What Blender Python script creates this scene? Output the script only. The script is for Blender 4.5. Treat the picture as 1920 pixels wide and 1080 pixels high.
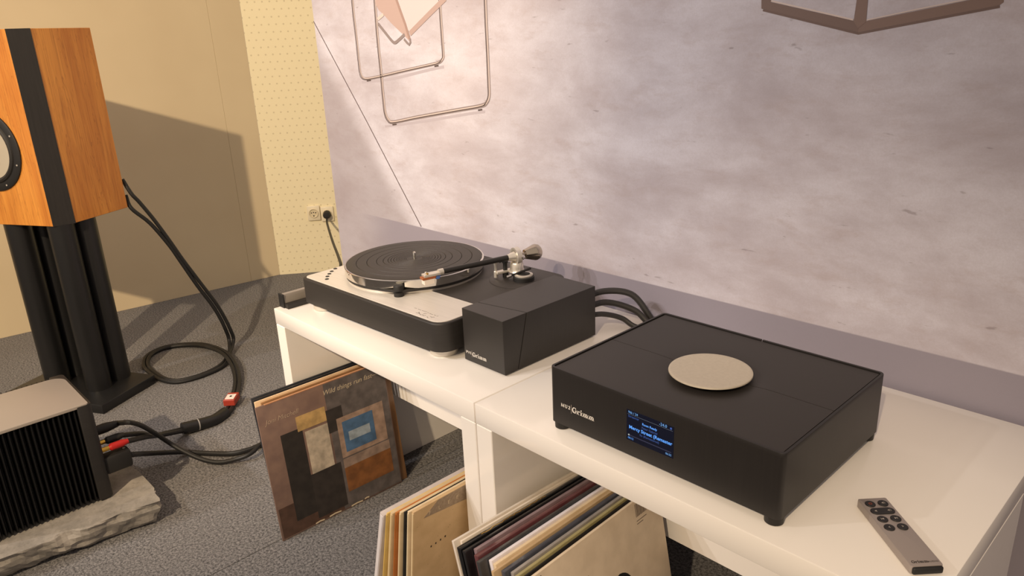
import bpy, bmesh, math, random
from mathutils import Vector, Matrix, Euler, noise as mnoise

for o in list(bpy.data.objects):
    bpy.data.objects.remove(o)
SC = bpy.context.scene
COL = SC.collection
R = math.radians

# ---------------------------------------------------------------- camera
CAM_LOC = Vector((0.8202, -0.6755, 1.0276))
CAM_ROT = Euler((1.2412, 0.0413, 0.8040), 'XYZ')
FPX = 1409.3
cam_data = bpy.data.cameras.new('camera')
cam_data.sensor_width = 36
cam_data.lens = FPX / 1920 * 36
cam_data.clip_start = 0.02
cam = bpy.data.objects.new('camera', cam_data)
cam.location = CAM_LOC
cam.rotation_euler = CAM_ROT
COL.objects.link(cam)
SC.camera = cam

# ---------------------------------------------------------------- world + lights + exposure
SC.view_settings.view_transform = 'Standard'
SC.view_settings.look = 'None'
SC.view_settings.gamma = 1
SC.view_settings.use_curve_mapping = False
SC.view_settings.exposure = 0.0
world = bpy.data.worlds.new('room_ambient')
SC.world = world
world.use_nodes = True
world.node_tree.nodes['Background'].inputs[0].default_value = (0.97, 0.80, 0.67, 1)
world.node_tree.nodes['Background'].inputs[1].default_value = 0.55


def spot(name, loc, target, power, color, angle, blend=0.6, size=0.035):
    ld = bpy.data.lights.new(name, 'SPOT')
    ld.energy = power
    ld.color = color
    ld.spot_size = R(angle)
    ld.spot_blend = blend
    ld.shadow_soft_size = size
    ob = bpy.data.objects.new(name, ld)
    ob.location = loc
    ob.rotation_euler = (Vector(target) - Vector(loc)).to_track_quat('-Z', 'Y').to_euler()
    COL.objects.link(ob)
    return ob


WARM = (1.0, 0.77, 0.50)
NEUT = (1.0, 0.92, 0.87)
# ceiling track roughly 2.6 m in front of the printed wall, positions solved from the shadows in the photo
# (ceiling spotlights behind the viewer: three to the left, two to the right)
spot('ceiling_spot_left_a_offscreen', (-0.90, -2.75, 2.6), (-0.70, 0.2, 0.70), 122, NEUT, 40, 0.95)
spot('ceiling_spot_left_b_offscreen', (-1.36, -2.72, 2.6), (-0.70, 0.2, 0.70), 108, NEUT, 40, 0.95)
spot('ceiling_spot_left_c_offscreen', (-1.84, -2.70, 2.6), (-0.95, 0.3, 0.60), 120, NEUT, 64, 0.9)
spot('ceiling_spot_right_a_offscreen', (0.64, -2.40, 2.6), (-1.95, 0.3, 0.80), 540, WARM, 56)
spot('ceiling_spot_right_b_offscreen', (1.30, -2.57, 2.6), (0.42, -0.10, 0.35), 260, WARM, 29, 0.95)

# ---------------------------------------------------------------- pixel -> place helpers (1920x1080 frame)
CM = CAM_ROT.to_matrix()


def ray(u, v):
    return (CM @ Vector(((u - 960) / FPX, -(v - 540) / FPX, -1))).normalized()


def pz(u, v, z):
    d = ray(u, v)
    return CAM_LOC + d * ((z - CAM_LOC.z) / d.z)


def py_(u, v, y):
    d = ray(u, v)
    return CAM_LOC + d * ((y - CAM_LOC.y) / d.y)


def pplane(u, v, p, n):
    d = ray(u, v)
    n = Vector(n)
    return CAM_LOC + d * ((Vector(p) - CAM_LOC).dot(n) / d.dot(n))


# ---------------------------------------------------------------- materials
def lin(c):
    return tuple((x / 255 / 12.92 if x / 255 <= .04045 else ((x / 255 + .055) / 1.055) ** 2.4) for x in c) + (1,)


MATS = {}


def nn(nt, t, **kw):
    n = nt.nodes.new(t)
    for k, v in kw.items():
        setattr(n, k, v)
    return n


def mat(name, rgb, rough=.5, metal=0, rgb2=None, scale=(40, 40, 40), detail=4, contrast=(.35, .65), bump=0, bscale=None,
        coat=0, emit=None, estr=0, spec=None, aniso=0, alpha=1, trans=0):
    if name in MATS:
        return MATS[name]
    m = bpy.data.materials.new(name)
    m.use_nodes = True
    nt = m.node_tree
    b = nt.nodes['Principled BSDF']
    b.inputs['Base Color'].default_value = lin(rgb)
    b.inputs['Roughness'].default_value = rough
    b.inputs['Metallic'].default_value = metal
    b.inputs['Coat Weight'].default_value = coat
    b.inputs['Coat Roughness'].default_value = .06
    if spec is not None:
        b.inputs['Specular IOR Level'].default_value = spec
    if alpha < 1:
        b.inputs['Alpha'].default_value = alpha
    if trans:
        b.inputs['Transmission Weight'].default_value = trans
    if emit:
        b.inputs['Emission Color'].default_value = lin(emit)
        b.inputs['Emission Strength'].default_value = estr
    if rgb2 or bump:
        tc = nn(nt, 'ShaderNodeTexCoord')
        mp = nn(nt, 'ShaderNodeMapping')
        mp.inputs['Scale'].default_value = scale
        nt.links.new(tc.outputs['Object'], mp.inputs[0])
        nz = nn(nt, 'ShaderNodeTexNoise')
        nz.inputs['Scale'].default_value = 1
        nz.inputs['Detail'].default_value = detail
        nt.links.new(mp.outputs[0], nz.inputs['Vector'])
        if rgb2:
            cr = nn(nt, 'ShaderNodeValToRGB')
            cr.color_ramp.elements[0].position = contrast[0]
            cr.color_ramp.elements[0].color = lin(rgb)
            cr.color_ramp.elements[1].position = contrast[1]
            cr.color_ramp.elements[1].color = lin(rgb2)
            nt.links.new(nz.outputs['Fac'], cr.inputs[0])
            nt.links.new(cr.outputs[0], b.inputs['Base Color'])
        if bump:
            bp = nn(nt, 'ShaderNodeBump')
            bp.inputs['Strength'].default_value = bump
            bp.inputs['Distance'].default_value = .002
            nt.links.new(nz.outputs['Fac'], bp.inputs['Height'])
            nt.links.new(bp.outputs[0], b.inputs['Normal'])
    MATS[name] = m
    return m


class G:
    """small node-graph helper"""

    def __init__(s, name, rough=.8):
        s.m = bpy.data.materials.new(name)
        s.m.use_nodes = True
        s.nt = s.m.node_tree
        s.b = s.nt.nodes['Principled BSDF']
        s.b.inputs['Roughness'].default_value = rough
        tc = nn(s.nt, 'ShaderNodeTexCoord')
        s.co = tc.outputs['Object']
        sp = nn(s.nt, 'ShaderNodeSeparateXYZ')
        s.nt.links.new(s.co, sp.inputs[0])
        s.x, s.y, s.z = sp.outputs

    def put(s, sock, v):
        if hasattr(v, 'is_linked') or hasattr(v, 'links'):
            s.nt.links.new(v, sock)
        else:
            sock.default_value = v

    def math(s, op, a, b=0.0, c=0.0, clamp=False):
        n = nn(s.nt, 'ShaderNodeMath', operation=op, use_clamp=clamp)
        s.put(n.inputs[0], a)
        s.put(n.inputs[1], b)
        s.put(n.inputs[2], c)
        return n.outputs[0]

    def sstep(s, v, a, b):
        n = nn(s.nt, 'ShaderNodeMapRange', interpolation_type='SMOOTHSTEP')
        s.put(n.inputs[0], v)
        n.inputs[1].default_value = a
        n.inputs[2].default_value = b
        return n.outputs[0]

    def noise(s, scale, detail=4, rough=.5, dist=0):
        mp = nn(s.nt, 'ShaderNodeMapping')
        mp.inputs['Scale'].default_value = scale
        s.nt.links.new(s.co, mp.inputs[0])
        nz = nn(s.nt, 'ShaderNodeTexNoise')
        nz.inputs['Scale'].default_value = 1
        nz.inputs['Detail'].default_value = detail
        nz.inputs['Roughness'].default_value = rough
        nz.inputs['Distortion'].default_value = dist
        s.nt.links.new(mp.outputs[0], nz.inputs['Vector'])
        return nz.outputs['Fac']

    def mix(s, f, a, b, blend='MIX'):
        n = nn(s.nt, 'ShaderNodeMix', data_type='RGBA', blend_type=blend)
        s.put(n.inputs[0], f)
        s.put(n.inputs[6], a)
        s.put(n.inputs[7], b)
        return n.outputs[2]

    def out(s, col):
        s.put(s.b.inputs['Base Color'], col)
        return s.m

    def bump(s, h, strength, dist=.002):
        bp = nn(s.nt, 'ShaderNodeBump')
        bp.inputs['Strength'].default_value = strength
        bp.inputs['Distance'].default_value = dist
        s.nt.links.new(h, bp.inputs['Height'])
        s.nt.links.new(bp.outputs[0], s.b.inputs['Normal'])


# ---------------------------------------------------------------- mesh helpers
def tag(o, label=None, cat=None, group=None, kind=None):
    for k, v in (('label', label), ('category', cat), ('group', group), ('kind', kind)):
        if v:
            o[k] = v
    return o


def empty(name, loc=(0, 0, 0), rot=(0, 0, 0)):
    o = bpy.data.objects.new(name, None)
    o.empty_display_size = .05
    o.location = loc
    o.rotation_euler = rot
    COL.objects.link(o)
    return o


def obj(name, bm, m, parent=None, smooth=True, loc=None, rot=None):
    if isinstance(bm, bmesh.types.BMesh):
        me = bpy.data.meshes.new(name)
        bmesh.ops.recalc_face_normals(bm, faces=bm.faces)
        bm.to_mesh(me)
        bm.free()
    else:
        me = bm
    if m:
        me.materials.clear()
        me.materials.append(m)
    if smooth:
        for p in me.polygons:
            p.use_smooth = True
        try:
            me.set_sharp_from_angle(angle=R(32))
        except Exception:
            pass
    o = bpy.data.objects.new(name, me)
    COL.objects.link(o)
    if parent:
        o.parent = parent
    if loc:
        o.location = loc
    if rot:
        o.rotation_euler = rot
    return o


def box(x0, x1, y0, y1, z0, z1, bev=0, seg=2, bm=None):
    b = bmesh.new()
    vs = [b.verts.new(p) for p in ((x0, y0, z0), (x1, y0, z0), (x1, y1, z0), (x0, y1, z0), (x0, y0, z1), (x1, y0, z1), (x1, y1, z1), (x0, y1, z1))]
    for f in ((3, 2, 1, 0), (4, 5, 6, 7), (0, 1, 5, 4), (1, 2, 6, 5), (2, 3, 7, 6), (3, 0, 4, 7)):
        b.faces.new([vs[i] for i in f])
    if bev:
        bmesh.ops.bevel(b, geom=list(b.edges), offset=bev, segments=seg, affect='EDGES', profile=.5)
    return merge(bm, b)


def merge(bm, b):
    if bm is None:
        return b
    me = bpy.data.meshes.new('tmp')
    b.to_mesh(me)
    b.free()
    bm.from_mesh(me)
    bpy.data.meshes.remove(me)
    return bm


def prism(pts, z0, z1, bev=0, seg=2, bm=None, vbev=None):
    """vertical prism from xy outline"""
    b = bmesh.new()
    lo = [b.verts.new((x, y, z0)) for x, y in pts]
    hi = [b.verts.new((x, y, z1)) for x, y in pts]
    n = len(pts)
    b.faces.new(lo[::-1])
    top = b.faces.new(hi)
    for i in range(n):
        b.faces.new((lo[i], lo[(i + 1) % n], hi[(i + 1) % n], hi[i]))
    bmesh.ops.recalc_face_normals(b, faces=b.faces)
    if bev:
        es = [e for e in b.edges if abs(e.verts[0].co.z - z1) < 1e-7 and abs(e.verts[1].co.z - z1) < 1e-7]
        bmesh.ops.bevel(b, geom=es, offset=bev, segments=seg, affect='EDGES', profile=.5)
    return merge(bm, b)


def rrect(x0, x1, y0, y1, r, n=6, radii=None):
    rr = radii or (r, r, r, r)  # order: x0y0, x1y0, x1y1, x0y1
    out = []
    for (cx, cy, a0, q) in ((x0, y0, 180, rr[0]), (x1, y0, 270, rr[1]), (x1, y1, 0, rr[2]), (x0, y1, 90, rr[3])):
        px = cx + q if cx == x0 else cx - q
        pyy = cy + q if cy == y0 else cy - q
        k = n if q > 1e-6 else 0
        for i in range(k + 1):
            a = R(a0 + 90 * i / max(k, 1))
            out.append((px + q * math.cos(a), pyy + q * math.sin(a)))
    return out


def lathe(prof, n=48, bm=None, loc=(0, 0, 0), rot=None):
    """revolve (r,z) profile about z"""
    b = bmesh.new()
    rings = []
    for r, z in prof:
        if r < 1e-6:
            rings.append([b.verts.new((0, 0, z))])
        else:
            rings.append([b.verts.new((r * math.cos(2 * math.pi * i / n), r * math.sin(2 * math.pi * i / n), z)) for i in range(n)])
    for a, c in zip(rings, rings[1:]):
        for i in range(n):
            j = (i + 1) % n
            if len(a) == 1 and len(c) == 1:
                continue
            if len(a) == 1:
                b.faces.new((a[0], c[j], c[i]))
            elif len(c) == 1:
                b.faces.new((a[i], a[j], c[0]))
            else:
                b.faces.new((a[i], a[j], c[j], c[i]))
    for ring, fl in ((rings[0], True), (rings[-1], False)):
        if len(ring) > 1:
            b.faces.new(ring[::-1] if fl else ring)
    M = Matrix.Translation(Vector(loc))
    if rot is not None:
        M = M @ rot.to_4x4()
    b.transform(M)
    return merge(bm, b)


def aim(d):
    return Vector(d).normalized().to_track_quat('Z', 'Y').to_matrix()


def rod(a, c, r0, r1=None, n=16, bm=None):
    a, c = Vector(a), Vector(c)
    L = (c - a).length
    return lathe([(r0, 0), (r0 if r1 is None else r1, L)], n, bm, a, aim(c - a))


def smooth_path(pts, k=8):
    P = [Vector(p) for p in pts]
    P = [P[0] * 2 - P[1]] + P + [P[-1] * 2 - P[-2]]
    out = []
    for i in range(1, len(P) - 2):
        p0, p1, p2, p3 = P[i - 1:i + 3]
        for j in range(k):
            t = j / k
            out.append(.5 * ((2 * p1) + (p2 - p0) * t + (2 * p0 - 5 * p1 + 4 * p2 - p3) * t * t + (3 * p1 - p0 - 3 * p2 + p3) * t ** 3))
    out.append(P[-2])
    return out


def tube(pts, r, n=10, k=8, bm=None, path=False):
    P = [Vector(p) for p in pts] if path else smooth_path(pts, k)
    b = bmesh.new()
    up = Vector((0, 0, 1))
    rings = []
    prev = None
    for i, p in enumerate(P):
        t = (P[min(i + 1, len(P) - 1)] - P[max(i - 1, 0)]).normalized()
        if prev is None:
            s = t.cross(up)
            if s.length < .05:
                s = t.cross(Vector((1, 0, 0)))
        else:
            s = prev - t * prev.dot(t)
        s.normalize()
        prev = s
        w = t.cross(s)
        rr = r[i * (len(r) - 1) // max(1, len(P) - 1)] if isinstance(r, (list, tuple)) else r
        rings.append([b.verts.new(p + (s * math.cos(2 * math.pi * q / n) + w * math.sin(2 * math.pi * q / n)) * rr) for q in range(n)])
    for a, c in zip(rings, rings[1:]):
        for i in range(n):
            b.faces.new((a[i], a[(i + 1) % n], c[(i + 1) % n], c[i]))
    b.faces.new(rings[0][::-1])
    b.faces.new(rings[-1])
    return merge(bm, b)


def text_mesh(s, size, extrude=.0002, shear=0, bold=0, align='LEFT', space=1):
    cu = bpy.data.curves.new('txt', 'FONT')
    cu.body = s
    cu.size = size
    cu.extrude = extrude
    cu.shear = shear
    cu.offset = bold
    cu.align_x = align
    cu.space_character = space
    cu.resolution_u = 3
    o = bpy.data.objects.new('txt', cu)
    COL.objects.link(o)
    dg = bpy.context.evaluated_depsgraph_get()
    me = bpy.data.meshes.new_from_object(o.evaluated_get(dg))
    bpy.data.objects.remove(o)
    bpy.data.curves.remove(cu)
    return me


def polyflat(pts, z0=0, z1=.0003, bm=None):
    return prism(pts, z0, z1, bm=bm)


def ribbon(pts, w, z0=0, z1=.0003, bm=None):
    """flat stroke of width w along 2-D points"""
    P = [Vector(p).to_2d() for p in pts]
    L, Rr = [], []
    for i, p in enumerate(P):
        t = (P[min(i + 1, len(P) - 1)] - P[max(i - 1, 0)]).normalized()
        nrm = Vector((-t.y, t.x))
        ww = w[i * (len(w) - 1) // (len(P) - 1)] if isinstance(w, (list, tuple)) else w
        L.append(p + nrm * ww / 2)
        Rr.append(p - nrm * ww / 2)
    b = bmesh.new()
    for za in (z0, z1):
        pass
    lo = [(b.verts.new((a.x, a.y, z0)), b.verts.new((c.x, c.y, z0))) for a, c in zip(L, Rr)]
    hi = [(b.verts.new((a.x, a.y, z1)), b.verts.new((c.x, c.y, z1))) for a, c in zip(L, Rr)]
    for i in range(len(P) - 1):
        b.faces.new((hi[i][0], hi[i][1], hi[i + 1][1], hi[i + 1][0]))
        b.faces.new((lo[i][0], lo[i + 1][0], lo[i + 1][1], lo[i][1]))
        b.faces.new((lo[i][0], hi[i][0], hi[i + 1][0], lo[i + 1][0]))
        b.faces.new((lo[i][1], lo[i + 1][1], hi[i + 1][1], hi[i][1]))
    b.faces.new((lo[0][0], lo[0][1], hi[0][1], hi[0][0]))
    b.faces.new((lo[-1][0], hi[-1][0], hi[-1][1], lo[-1][1]))
    return merge(bm, b)


def arc2(cx, cy, rx, ry, a0, a1, n=14):
    return [(cx + rx * math.cos(R(a0 + (a1 - a0) * i / n)), cy + ry * math.sin(R(a0 + (a1 - a0) * i / n))) for i in range(n + 1)]


# --- slab-serif stroke letters, unit height 1 (cap), used for the device lettering
def glyph(ch, bm, ox, oy, s):
    W = .21

    def st(pts, w=W):
        ribbon([(ox + x * s, oy + y * s) for x, y in pts], (w * s) if not isinstance(w, (list, tuple)) else [q * s for q in w], bm=bm)

    def sf(x, y, w):
        st([(x - w / 2, y), (x + w / 2, y)], .09)
    xh = .66
    if ch == 'G':
        st(arc2(.5, .5, .40, .45, 40, 320, 20), [.10, .16, .24, .16, .10])
        st([(.80, .08), (.80, .42)], .2)
        sf(.78, .43, .42)
        st([(.80, .62), (.80, .97)], .08)
        return .98
    if ch == 'r':
        st([(.22, 0), (.22, xh)])
        sf(.24, .045, .46)
        sf(.14, xh - .045, .3)
        st(arc2(.52, .40, .24, .22, 160, 60, 8), .12)
        st(arc2(.60, .56, .035, .035, 0, 350, 8), .09)
        return .70
    if ch == 'i':
        st([(.22, 0), (.22, xh)])
        sf(.22, .045, .44)
        sf(.14, xh - .045, .3)
        st(arc2(.22, .89, .055, .055, 0, 350, 10), .12)
        return .47
    if ch == 'm':
        for x in (.22, .60, .98):
            st([(x, 0), (x, xh - (.14 if x > .3 else 0))])
            sf(x, .045, .36)
        sf(.14, xh - .045, .3)
        st(arc2(.42, .44, .19, .17, 170, 0, 10), .12)
        st(arc2(.80, .44, .19, .17, 170, 0, 10), .12)
        return 1.22
    if ch == 'M':
        for x in (.16, .94):
            st([(x, 0), (x, 1)], .2)
            sf(x, .045, .36)
            sf(x, .955, .36)
        st([(.18, .95), (.55, .1), (.92, .95)], .13)
        return 1.25
    if ch == 'U':
        st([(.2, 1), (.2, .3)])
        st([(.78, 1), (.78, .3)], .12)
        st(arc2(.49, .32, .29, .26, 180, 360, 12), .14)
        sf(.2, .955, .42)
        sf(.78, .955, .34)
        return 1.08
    if ch == '2':
        st(arc2(.38, .70, .25, .24, 170, -40, 12) + [(.14, .08)], [.10, .2, .2, .12])
        st([(.10, .08), (.70, .08)], .17)
        return .86
    if ch == 'P':
        st([(.2, 0), (.2, 1)])
        sf(.2, .045, .42)
        sf(.2, .955, .42)
        st([(.2, .94), (.45, .94)] + arc2(.45, .70, .24, .24, 90, -90, 10) + [(.2, .46)], .13)
        return .86
    if ch == 'W':
        st([(.06, 1), (.34, .04), (.60, .85), (.88, .04), (1.14, 1)], .16)
        sf(.08, .955, .32)
        sf(1.12, .955, .32)
        return 1.28
    if ch == '1':
        st([(.3, 0), (.3, 1)])
        sf(.3, .045, .46)
        st([(.08, .80), (.3, .93)], .12)
        return .62
    return .4


def serif_word(word, s, bm=None, spacing=.02):
    bm = bm or bmesh.new()
    x = 0
    for ch in word:
        x += glyph(ch, bm, x, 0, s) * s + spacing * s
    return bm, x


# ---------------------------------------------------------------- common materials
M_WHITE = mat('white_lacquer', (243, 238, 232), .22, coat=.35)
M_BLACK = mat('black_anodised', (30, 28, 27), .42, spec=.35)
M_MATBLK = mat('matt_black', (24, 23, 23), .6)
M_BLKMET = mat('black_metal', (34, 32, 31), .48, 0, (28, 26, 25), (300, 20, 300))
M_SILVER = mat('satin_aluminium', (222, 216, 206), .30, .65)
M_SILVPL = mat('brushed_silver_plate', (222, 216, 208), .34, .25, (214, 208, 200), (8, 400, 8))
M_CHROME = mat('chrome', (235, 232, 226), .10, 1)
M_RUBBER = mat('black_rubber', (36, 34, 33), .55)
M_CABLE = mat('cable_black', (22, 22, 23), .5, bump=.35, scale=(900, 900, 900))
M_PRINT = mat('white_print', (236, 230, 222), .6)
M_GOLD = mat('gold_metal', (212, 170, 80), .25, 1)
M_RED = mat('red_plastic', (170, 28, 24), .35)
M_PLASTW = mat('ivory_plastic', (232, 222, 196), .35)
M_DARK = mat('dark_hole', (12, 12, 12), .8)

H = 0.477          # table top height

# ---------------------------------------------------------------- the setting
g = G('grey_carpet', .95)
n1 = g.noise((190, 190, 190), 4, .7)
n2 = g.noise((620, 620, 620), 2, .6)
n3 = g.noise((3, 3, 3), 2)
f = g.math('ADD', g.math('MULTIPLY', n1, .65), g.math('MULTIPLY', n2, .35))
c1 = g.mix(g.sstep(f, .36, .64), lin((44, 44, 48)), lin((150, 148, 148)))
c1 = g.mix(g.math('MULTIPLY', g.sstep(n3, .3, .7), .25), c1, lin((96, 93, 92)))
M_CARPET = g.out(c1)
g.bump(f, .3, .003)

floor = obj('floor', box(-4, 3.2, -4, 3, -.03, -.012), mat('floor_base', (40, 38, 36), .9), smooth=False)
tag(floor, kind='structure')
SEAM = -.549
obj('carpet_sheet', box(-4, SEAM - .0009, -4, 3, -.0125, 0, .0008, 1), M_CARPET, floor)
obj('carpet_sheet', box(SEAM + .0009, 3.2, -4, 3, -.0125, 0, .0008, 1), M_CARPET, floor)

M_WALL = mat('beige_wall', (214, 198, 166), .75, 0, (207, 190, 158), (2, 2, 2), 3, bump=.05)
wl_dir = Vector((-2.4686 + 2.3557, -.2757 - .8254, 0)).normalized()
wl = empty('wall_left', (-2.3557, .8254, 0), (0, 0, math.atan2(wl_dir.y, wl_dir.x)))
tag(wl, kind='structure')
# local x runs along the wall towards the viewer, +y is the room side
for (a, b_) in ((0, .1342), (.1347, 1.45), (1.4508, 3.6)):
    obj('wall_panel', box(a, b_, -.03, 0, 0, 2.7, .0008, 1), M_WALL, wl, smooth=False)

g = G('perforated_wall', .7)
sp_ = .030
row = g.math('FLOOR', g.math('DIVIDE', g.z, sp_))
off = g.math('MULTIPLY', g.math('MODULO', row, 2.0), .5)
fx = g.math('SUBTRACT', g.math('FRACT', g.math('ADD', g.math('DIVIDE', g.x, sp_), off)), .5)
fz = g.math('SUBTRACT', g.math('FRACT', g.math('DIVIDE', g.z, sp_)), .5)
dist = g.math('SQRT', g.math('ADD', g.math('MULTIPLY', fx, fx), g.math('MULTIPLY', fz, fz)))
hole = g.math('SUBTRACT', 1.0, g.sstep(dist, .07, .16))
M_PEG = g.out(g.mix(g.math('MULTIPLY', hole, .38), lin((236, 226, 192)), lin((150, 132, 92))))
wp = obj('wall_corner', box(0, 1.7, 0, .03, 0, 2.7), M_PEG, smooth=False, loc=(-2.3557, .8254, 0), rot=(0, 0, math.atan2(.8, .6)))
tag(wp, kind='structure')

YM = .478
XM = -1.1755
wr = obj('wall_right', box(XM, 2.4, YM + .004, YM + .06, 0, 2.7), mat('partition_edge', (205, 192, 178), .8), smooth=False)
tag(wr, kind='structure')

# --- printed photo mural
g = G('printed_concrete', .62)
n1 = g.noise((3.2, 1, 7.0), 9, .68, .2)
n2 = g.noise((14, 1, 40), 7, .7, .2)
n3 = g.noise((420, 1, 420), 2, .7)
n4 = g.noise((1.4, 1, 1.8), 3, .5)
base = g.mix(g.sstep(n1, .25, .75), lin((176, 168, 176)), lin((214, 212, 224)))
base = g.mix(g.math('MULTIPLY', g.sstep(n2, .48, .75), .38), base, lin((168, 152, 152)))
base = g.mix(g.math('MULTIPLY', g.sstep(n4, .40, .65), .25), base, lin((196, 176, 172)))
base = g.mix(g.math('MULTIPLY', g.sstep(n3, .3, .7), .15), base, lin((158, 146, 146)))
sm = g.noise((26, 1, 90), 3, .5)
base = g.mix(g.math('MULTIPLY', g.sstep(sm, .70, .78), .45), base, lin((112, 98, 100)))
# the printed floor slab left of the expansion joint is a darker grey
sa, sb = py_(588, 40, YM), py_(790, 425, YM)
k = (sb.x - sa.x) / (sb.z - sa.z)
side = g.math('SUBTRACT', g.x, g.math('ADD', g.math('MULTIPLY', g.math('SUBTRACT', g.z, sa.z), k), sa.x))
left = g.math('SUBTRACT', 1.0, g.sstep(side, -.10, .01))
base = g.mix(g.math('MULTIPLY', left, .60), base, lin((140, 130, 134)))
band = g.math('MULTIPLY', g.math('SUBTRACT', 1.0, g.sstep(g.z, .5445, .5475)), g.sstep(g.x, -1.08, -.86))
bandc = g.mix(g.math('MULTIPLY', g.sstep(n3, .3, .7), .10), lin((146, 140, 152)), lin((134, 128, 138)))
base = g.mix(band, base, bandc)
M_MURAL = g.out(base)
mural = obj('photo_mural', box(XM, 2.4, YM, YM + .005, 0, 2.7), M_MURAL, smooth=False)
tag(mural, 'large wall mural photo of a concrete floor with tubular chair and table legs', 'mural')
MROT = (R(90), 0, 0)


def on_mural(pts):
    """pixels on the mural -> local (x, z) of the print"""
    return [(q.x, q.z) for q in (py_(u, v, YM) for u, v in pts)]


def mural_part(name, bm, m):
    return obj(name, bm, m, mural, smooth=False, loc=(0, YM, 0), rot=MROT)


def c8(pts, s=4.153, ox=640, oy=0):
    return [(ox + x / s, oy + y / s) for x, y in pts]


def curve2(pts, k=8):
    return [(p.x, p.y) for p in smooth_path([(a, b, 0) for a, b in pts], k)]


g_line = ribbon(on_mural([(588, 40), (690, 232), (790, 425)]), .0032)
mural_part('printed_floor_joint', g_line, mat('print_joint', (98, 86, 88), .7))
M_PT = mat('print_tube', (138, 126, 126), .6)
M_PTL = mat('print_tube_light', (206, 190, 184), .6)
M_PTD = mat('print_tube_dark', (82, 70, 68), .6)
M_PSH = mat('print_floor_shadow', (176, 168, 176), .65)
rear = c8([(88, -20), (100, 120), (117, 260), (140, 480), (150, 560), (166, 600), (200, 613), (300, 595), (500, 548), (700, 503), (765, 484), (793, 452), (796, 410), (788, 300), (776, 120), (768, -20)])
front = c8([(1122, -20), (1128, 150), (1140, 400), (1150, 650), (1152, 740), (1135, 795), (1090, 824), (900, 858), (600, 912), (410, 950), (370, 935), (345, 880), (330, 760), (312, 560), (285, 290), (262, -20)])
shadow_rear = c8([(160, 640), (400, 612), (700, 540), (800, 520)])
shadow_front = c8([(340, 985), (420, 975), (700, 935), (1000, 885), (1120, 870)])
mural_part('printed_shadow', ribbon(on_mural(curve2(shadow_rear)), .007, 0, .0002), M_PSH)
mural_part('printed_shadow', ribbon(on_mural(curve2(shadow_front)), .006, 0, .0002), M_PSH)
for pts, w in ((rear, .0078), (front, .0095)):
    t_ = mural_part('printed_chair_tube', ribbon(on_mural(curve2(pts)), w, .0002, .0005), M_PT)
    tl = ribbon(on_mural([(a + .8, b - .8) for a, b in curve2(pts)]), w * .26, .0005, .0007)
    o = obj('printed_highlight', tl, M_PTL, t_, smooth=False)
    o = obj('printed_edge', ribbon(on_mural([(a - 2.2, b + 1.6) for a, b in curve2(pts)]), w * .22, .0005, .0007), M_PTD, t_, smooth=False)
seat_bm = polyflat(on_mural(c8([(800, -30), (800, 5), (545, 255), (520, 235), (455, 60), (425, -30)])), .0002, .0006)
mural_part('printed_seat', seat_bm, mat('print_seat', (202, 192, 194), .6))
mural_part('printed_seat_hem', ribbon(on_mural(c8([(812, -15), (700, 95), (535, 262)])), .0125, .0006, .0009), mat('print_hem', (176, 152, 146), .6))
mural_part('printed_back_canvas', polyflat(on_mural(c8([(268, -30), (425, -30), (470, 90), (540, 300), (530, 318), (500, 285), (400, 190), (345, 130), (290, 75), (268, 30)])), .0003, .0008), mat('print_canvas', (182, 158, 152), .6))
mural_part('printed_canvas_fold', ribbon(on_mural(c8([(425, -20), (460, 80), (500, 190), (532, 300)])), .008, .0008, .0011), mat('print_fold', (160, 134, 126), .6))
mural_part('printed_brace', ribbon(on_mural(curve2(c8([(288, 185), (340, 250), (395, 318), (420, 332), (450, 310), (495, 268)]))), .0075, .0003, .0012), M_PT)
mural_part('printed_brace', ribbon(on_mural(c8([(490, 305), (515, 335), (530, 348), (540, 330), (536, 300)])), .006, .0003, .0012), M_PT)
mural_part('printed_brace', ribbon(on_mural(c8([(285, 150), (330, 112)])), .008, .0003, .0012), M_PTL)
for a in ((415, 972), (1082, 858), (215, 630), (742, 516)):
    mural_part('printed_foot', ribbon(on_mural(c8([(a[0] - 16, a[1]), (a[0] + 16, a[1] - 5)])), .0035, .0002, .0006), M_PTD)


def c2(pts):
    return c8(pts, 3.556, 1380, 0)


M_PF = mat('print_frame', (118, 98, 92), .65)
M_PF2 = mat('print_frame_side', (128, 106, 98), .65)
fr = mural_part('printed_table_frame', polyflat(on_mural(c2([(170, -40), (170, 58), (815, 216), (840, 175), (790, 140), (235, 14), (235, -40)])), 0, .0004), M_PF)
mural_part('printed_table_frame', polyflat(on_mural(c2([(815, 216), (1755, 36), (1785, 14), (1785, -40), (1700, -40), (1550, 2), (870, 141), (820, 175)])), 0, .00045), M_PF2)
mural_part('printed_table_leg', polyflat(on_mural(c2([(812, -40), (785, 145), (815, 190), (868, 145), (884, -40)])), .0004, .0007), M_PF2)
mural_part('printed_table_edge', ribbon(on_mural(c2([(235, 6), (500, 66), (782, 132)])), .0022, .0005, .0007), M_PTL)
mural_part('printed_table_edge', ribbon(on_mural(c2([(872, 134), (1200, 64), (1550, -6)])), .0016, .0005, .0007), M_PTL)
mural_part('printed_shadow', ribbon(on_mural(c2([(180, 68), (815, 224), (1760, 44)])), .003, 0, .0003), mat('print_contact', (112, 92, 86), .65))

# ---------------------------------------------------------------- benches


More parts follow.
